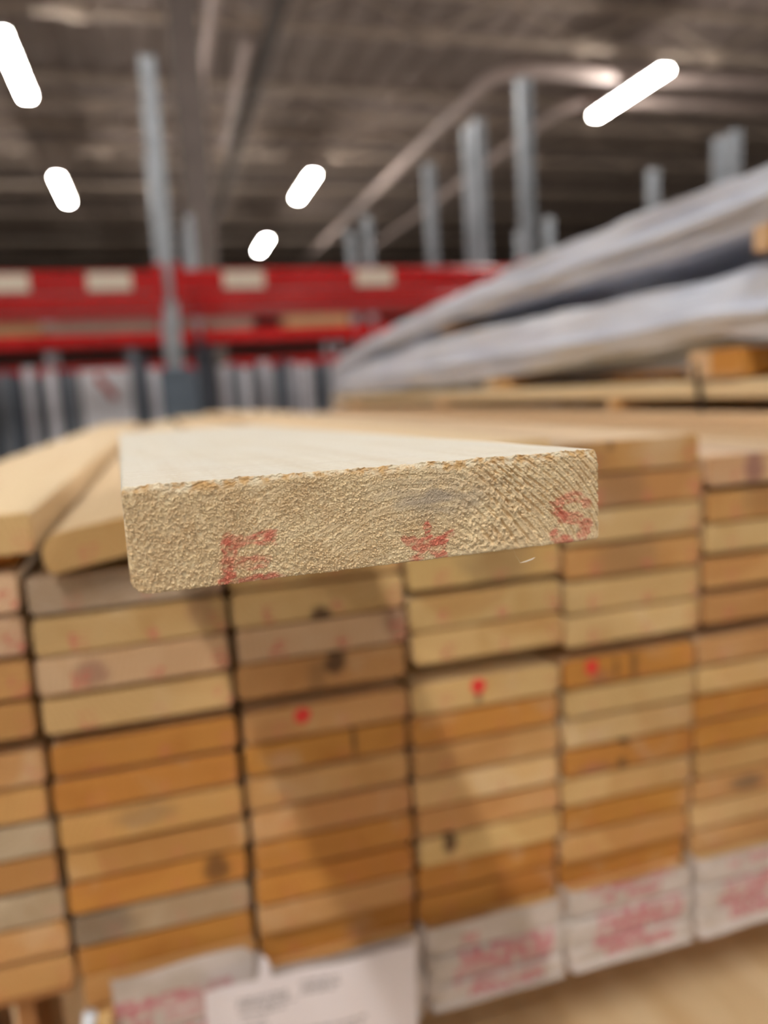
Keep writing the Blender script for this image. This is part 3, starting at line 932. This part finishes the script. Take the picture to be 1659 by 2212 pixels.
# ------------------------------------------------------------------ wrapped packs on the high stacks
def pack(label, ys, zb, zt, x0, x1, seed):
    e = link('wrapped_pack', None, None, (x0, ys[0], 0))
    tag(e, label, 'wrapped pack')
    rg = np.random.default_rng(seed)
    NY, NS = 160, 88
    yy = np.linspace(ys[0], ys[-1], NY)
    bz = np.interp(yy, ys, zb); tz = np.interp(yy, ys, zt)
    t = np.linspace(0, 1, NS, endpoint=False)
    # superellipse section, walked round
    ang = 2*math.pi*t
    cx = np.sign(np.cos(ang))*np.abs(np.cos(ang))**.16
    cz = np.sign(np.sin(ang))*np.abs(np.sin(ang))**.20
    nzv = blur(rg.standard_normal((NY, NS)), 2.6, 6.0); nzv /= nzv.std()
    nz2 = blur(rg.standard_normal((NY, NS)), 1.0, 2.0); nz2 /= nz2.std()
    V = []
    for i in range(NY):
        ef = min(1.0, (NY-1-i)/3.0); ef2 = min(1.0, i/2.0)
        sh = .55+.45*min(ef, ef2)
        h = (tz[i]-bz[i])/2; m = (tz[i]+bz[i])/2; hw = (x1-x0)/2
        for j in range(NS):
            d = .0022*nzv[i, j]+.0011*nz2[i, j]
            V.append((hw+cx[j]*(hw-.004+d)*(.9+.1*sh), yy[i]-ys[0], m+cz[j]*(h-.002+d*.8)*sh))
    idx = np.arange(NY*NS).reshape(NY, NS)
    a = idx[:-1]; b = idx[1:]
    q = np.stack([a, np.roll(a, -1, 1), np.roll(b, -1, 1), b], -1).reshape(-1, 4)
    Fc = [tuple(f) for f in q.tolist()]+[tuple(idx[0].tolist()), tuple(idx[-1][::-1].tolist())]
    link('plastic_wrap', fixn(mesh_np('plastic_wrap', V, Fc, WRAP, True)), e)
    # folded tail of wrap at the far end and a seam along the side
    sec = [(-.003, 0), (.0, .0), (.0, .012), (-.003, .012)]
    pts = []
    for i in range(2, NY-3, 3):
        pts.append((.001, yy[i]-ys[0], bz[i]*.62+tz[i]*.38))
    V2, F2 = [], []
    for i, p_ in enumerate(pts):
        wv = .0035+.002*math.sin(i*.7+seed)
        V2 += [(p_[0]-.003, p_[1], p_[2]-wv), (p_[0]-.0065, p_[1], p_[2]), (p_[0]-.003, p_[1], p_[2]+wv), (p_[0]+.008, p_[1], p_[2])]
        if i:
            o_ = (i-1)*4
            F2 += [(o_+j, o_+(j+1) % 4, o_+4+(j+1) % 4, o_+4+j) for j in range(4)]
    F2 += [(0, 1, 2, 3), tuple(range(len(V2)-4, len(V2)))]
    link('fold_seam', fixn(mesh_np('fold_seam', V2, F2, WRAP, True)), e)
    return e
Y2 = (.30, .5217, .575, .62, .68, .77, .87, 1.18, 1.57, 1.95, 2.15)
B2 = (.022, .0215, .027, .028, .021, .0180, .0150, .0068, .0005, -.0015, -.002)
T2 = (.088, .0868, .0862, .0858, .0855, .0848, .0870, .0895, .0850, .062, .040)
pack('grey plastic wrapped pack resting on the pile, under the other pack', Y2, B2, T2, .4757, .80, 3)
Y1 = (.30, .5257, .5763, .6811, .7632, .8131, .9973, 1.1622, 1.2506, 1.5172, 1.6, 1.7759, 2.02, 2.14)
B1 = (.125, .1180, .1150, .1105, .1095, .1090, .1110, .1095, .1080, .0995, .096, .0890, .0640, .047)
T1 = (.164, .1640, .1640, .1644, .1644, .1640, .1600, .1540, .1500, .1370, .131, .1220, .1030, .085)
pack('grey plastic wrapped pack on top of the other wrapped pack', Y1, B1, T1, .4757, .80, 8)
def block(name, lo, hi, tone, label):
    o = bar(name, lo, hi, .0015, WOOD)
    tag(o, label, 'wood block'); set_board(o, tone); return o
block('spacer_block', (.474, .552, -.0044), (.78, .618, .0205), 'O', 'wooden spacer block between the top boards and the lower wrapped pack')
block('spacer_block', (.480, 1.02, -.0044), (.78, 1.10, .0085), 'T', 'thin wooden spacer block deep under the lower wrapped pack')
block('spacer_block', (.466, .488, .0925), (.78, .530, .1125), 'O', 'wooden spacer block wedged between the two wrapped packs')
block('spacer_block', (.482, 1.22, .0955), (.78, 1.30, .1010), 'T', 'thin wooden spacer block deep between the two wrapped packs')
# strap over the top boards
def strap():
    pts = [(.4735, .607, .010), (.4735, .605, -.003), (.4735, .6035, -.010), (.4735, .602, -.020), (.4742, .600, -.034)]
    V, Fc = [], []
    for i, p_ in enumerate(pts):
        V += [(p_[0], p_[1]-.003, p_[2]), (p_[0], p_[1]+.003, p_[2]), (p_[0]+.0007, p_[1]+.003, p_[2]), (p_[0]+.0007, p_[1]-.003, p_[2])]
        if i:
            o_ = (i-1)*4
            Fc += [(o_+j, o_+(j+1) % 4, o_+4+(j+1) % 4, o_+4+j) for j in range(4)]
    Fc += [(0, 1, 2, 3), tuple(range(len(V)-4, len(V)))]
    return fixn(mesh_np('packing_strap', V, Fc, BLACK))
tag(link('packing_strap', strap()), 'thin dark strap end hanging from the spacer block over the top board', 'strap')

# ------------------------------------------------------------------ printed film over the lowest rows
def film():
    x0, x1 = -.0515, .60
    NX, NZ = 1000, 92
    x = np.linspace(x0, x1, NX)[None, :].repeat(NZ, 0)
    tv = np.linspace(0, 1, NZ)[:, None]
    ztop = np.interp(x[0], (-.05, .015, .0232, .03, .11, .2, .3, .6), (-.2835, -.2840, -.2910, -.3012, -.3014, -.3014, -.3010, -.301))
    ztop = ztop+nz((1, NX), 14, 1)[0]*.0006
    zbot = -.3535+nz((1, NX), 18, 1)[0]*.0005+nz((1, NX), 60, 1)[0]*.0008
    z = ztop[None]*(1-tv)+zbot[None]*tv
    yb = np.full_like(x, -.0032)
    fx = (x-.0232)/.0905; gx = np.abs(fx-np.round(fx))*.0905
    soft = sstep(blur(rng.standard_normal((NZ, NX)), 16, 10)*60, -.9, .6)
    yb += .0085*np.exp(-(gx/.0022)**2)*(.35+.65*soft)
    for zr in (-.3205, -.3390):
        yb += .0050*np.exp(-((z-zr)/.0012)**2)*(.30+.70*soft)
    yb += nz((NZ, NX), 14, 7)*.0003+nz((NZ, NX), 4, 2.5)*.00008
    yb -= .002*np.exp(-((tv-1)/.05)**2)
    # print: rows of bold capitals, too worn to read
    ink = np.zeros_like(x)
    rg = np.random.default_rng(5)
    def glyph_row(xa, xb, zc, hgt, n, skew=0.0):
        nonlocal ink
        cw = (xb-xa)/n
        for i in range(n):
            a = xa+i*cw+cw*.12; b = xa+(i+1)*cw-cw*.1; m = (a+b)/2
            lo, hi = zc-hgt/2, zc+hgt/2
            pool = [((a, lo), (a, hi)), ((b, lo), (b, hi)), ((a, hi), (b, hi)), ((a, lo), (b, lo)), ((a, zc), (b, zc)), ((a, hi), (b, lo)), ((a, lo), (b, hi))]
            for s_ in rg.choice(7, 4, replace=False):
                d = seg_dist(x, z, *pool[s_])
                ink = np.maximum(ink, 1-sstep(d, hgt*.12, hgt*.26))
    for k in range(1, 8):
        xl = .0232+(k-2)*.0905
        off = {4: .002, 5: .007}.get(k, 0.0)
        if k in (1, 4, 5, 6):
            glyph_row(xl+.016, xl+.074, -.3035+off, .0075, 7)
            glyph_row(xl+.040, xl+.064, -.3125+off*.6, .0042, 4)
        glyph_row(xl+.024, xl+.033, -.3128+off*.6, .0052, 1)
        glyph_row(xl+.022, xl+.080, -.3270+off*.4, .0092, 6)
        glyph_row(xl+.018, xl+.054, -.3368+off*.4, .0082, 3)
        glyph_row(xl+.058, xl+.078, -.3368+off*.4, .0052, 3)
        glyph_row(xl+.026, xl+.074, -.3465+off*.4, .0056, 7)
    ink *= .55+.45*sstep(nz((NZ, NX), 10, 6), -1, .6)
    V = np.stack([x, yb, z], -1).reshape(-1, 3)
    idx = np.arange(NX*NZ).reshape(NZ, NX)
    q = np.stack([idx[:-1, :-1], idx[1:, :-1], idx[1:, 1:], idx[:-1, 1:]], -1).reshape(-1, 4)
    return mesh_np('printed_film', V, q, FILM, True, dict(ink=ink))
fo = link('printed_film', film(), None, (0, YF+.0045, 0))
tag(fo, 'milky white packing film with worn red print over the lowest board ends', 'plastic film')
sol = fo.modifiers.new('thickness', 'SOLIDIFY'); sol.thickness = .0002; sol.offset = 1

# printed sheet of paper tucked under the boards
def paper():
    NX, NZ = 240, 240
    wd, ht = .1135, .16
    a = np.linspace(0, 1, NX)[None, :].repeat(NZ, 0); b = np.linspace(0, 1, NZ)[:, None].repeat(NX, 1)
    x = a*wd; z = -b*ht
    # small tab sticking up beside the first stack gap
    tab = np.exp(-((x-.0310)/.0030)**4)
    z = z+tab*.0125*(1-b)**30
    y = .0008*np.sin(a*7+b*3)-.004*b**2+.0006*np.sin(a*17)
    ink = np.zeros_like(x)
    rg = np.random.default_rng(2)
    for (xa, xb, za, zb_, n) in ((.016, .048, -.010, -.0185, 4), (.049, .072, -.0075, -.0135, 3), (.018, .034, -.0225, -.0275, 2), (.016, .090, -.0355, -.0475, 4), (.016, .094, -.055, -.075, 6), (.016, .094, -.083, -.12, 10)):
        for i in range(n):
            zc = za+(zb_-za)*(i/max(1, n-1))
            xe = xa+(xb-xa)*rg.uniform(.75, 1)
            line = (np.abs(z-zc) < .0009)&(x > xa)&(x < xe)
            words = sstep(np.sin(x*2200+i*2.1)+.5*np.sin(x*930+i), -.9, -.4)
            ink = np.maximum(ink, line*words*.75)
    V = np.stack([x, y, z], -1).reshape(-1, 3)
    idx = np.arange(NX*NZ).reshape(NZ, NX)
    q = np.stack([idx[:-1, :-1], idx[1:, :-1], idx[1:, 1:], idx[:-1, 1:]], -1).reshape(-1, 4)
    return mesh_np('paper_sheet', V, q, PAPER, True, dict(ink=ink))
po = link('paper_sheet', paper(), None, (-.0070, .3660, -.2975), (0, .028, 0))
tag(po, 'white printed paper sheet tucked under the boards over the film', 'paper')
sol = po.modifiers.new('thickness', 'SOLIDIFY'); sol.thickness = .0002; sol.offset = 1

# ------------------------------------------------------------------ shelf that carries the pile
ZD = -.4200
sh = link('timber_shelf', None, None, (.2, 1.1, ZF))
tag(sh, 'pale plywood shelf deck under the timber pile', 'shelf')
zz = ZD-ZF
bar('deck_panel', (-1.0, -.98, zz-.018), (1.1, 1.25, zz), .001, PLY, sh, 'x')
for y in (-.75, 1.0):
    bar('beam', (-1.0, y-.03, zz-.13), (1.1, y+.03, zz-.0185), .006, RED, sh, 'x')
    for x in (-.95, 1.05):
        bar('post', (x-.045, y-.04, 0), (x+.045, y+.04, zz-.131), .004, GALV, sh, 'z')
for nm, y in (('front', .62), ('middle', 1.2), ('rear', 1.9)):
    o = bar('bearer', (-.16, y-.03, ZD+.0003), (.66, y+.03, -.3580), .002, WOOD)
    tag(o, nm+' wooden bearer lying across under the timber pile', 'bearer', 'bearers under the pile'); set_board(o, 'T')
# things half seen at the foot of the pile, left
o = link('plastic_strip', tube_mesh('plastic_strip', [(-.0610, .3640, -.2905), (-.0622, .3628, -.297), (-.0640, .362, -.32), (-.066, .362, -.4185)], .0035, plain('white_plastic', lin(226, 230, 238), .25, 0, .03, 30), 10))
tag(o, 'glossy white plastic strip standing on the shelf beside the printed film', 'plastic strip')
o = bar('wooden_stake', (-.0576, .358, ZD+.0002), (-.0510, .366, -.2925), .001, WOOD); tag(o, 'slim pale wooden stake beside the white plastic strip', 'stake'); set_board(o, 'P')
for i, x in enumerate((-.094, -.121, -.148)):
    o = bar('prop_block', (x-.0045, .385, ZD+.0002), (x+.0045, .45, -.2895), .001, WOOD)
    tag(o, 'brown upright prop, %s from the white plastic strip, below the corner stack' % NTH[i], 'prop', 'props below the corner stack'); set_board(o, 'B')
o = bar('prop_rail', (-.157, .380, -.2894), (-.070, .46, -.2840), .001, WOOD); tag(o, 'brown rail lying on the props below the corner stack', 'rail'); set_board(o, 'B')
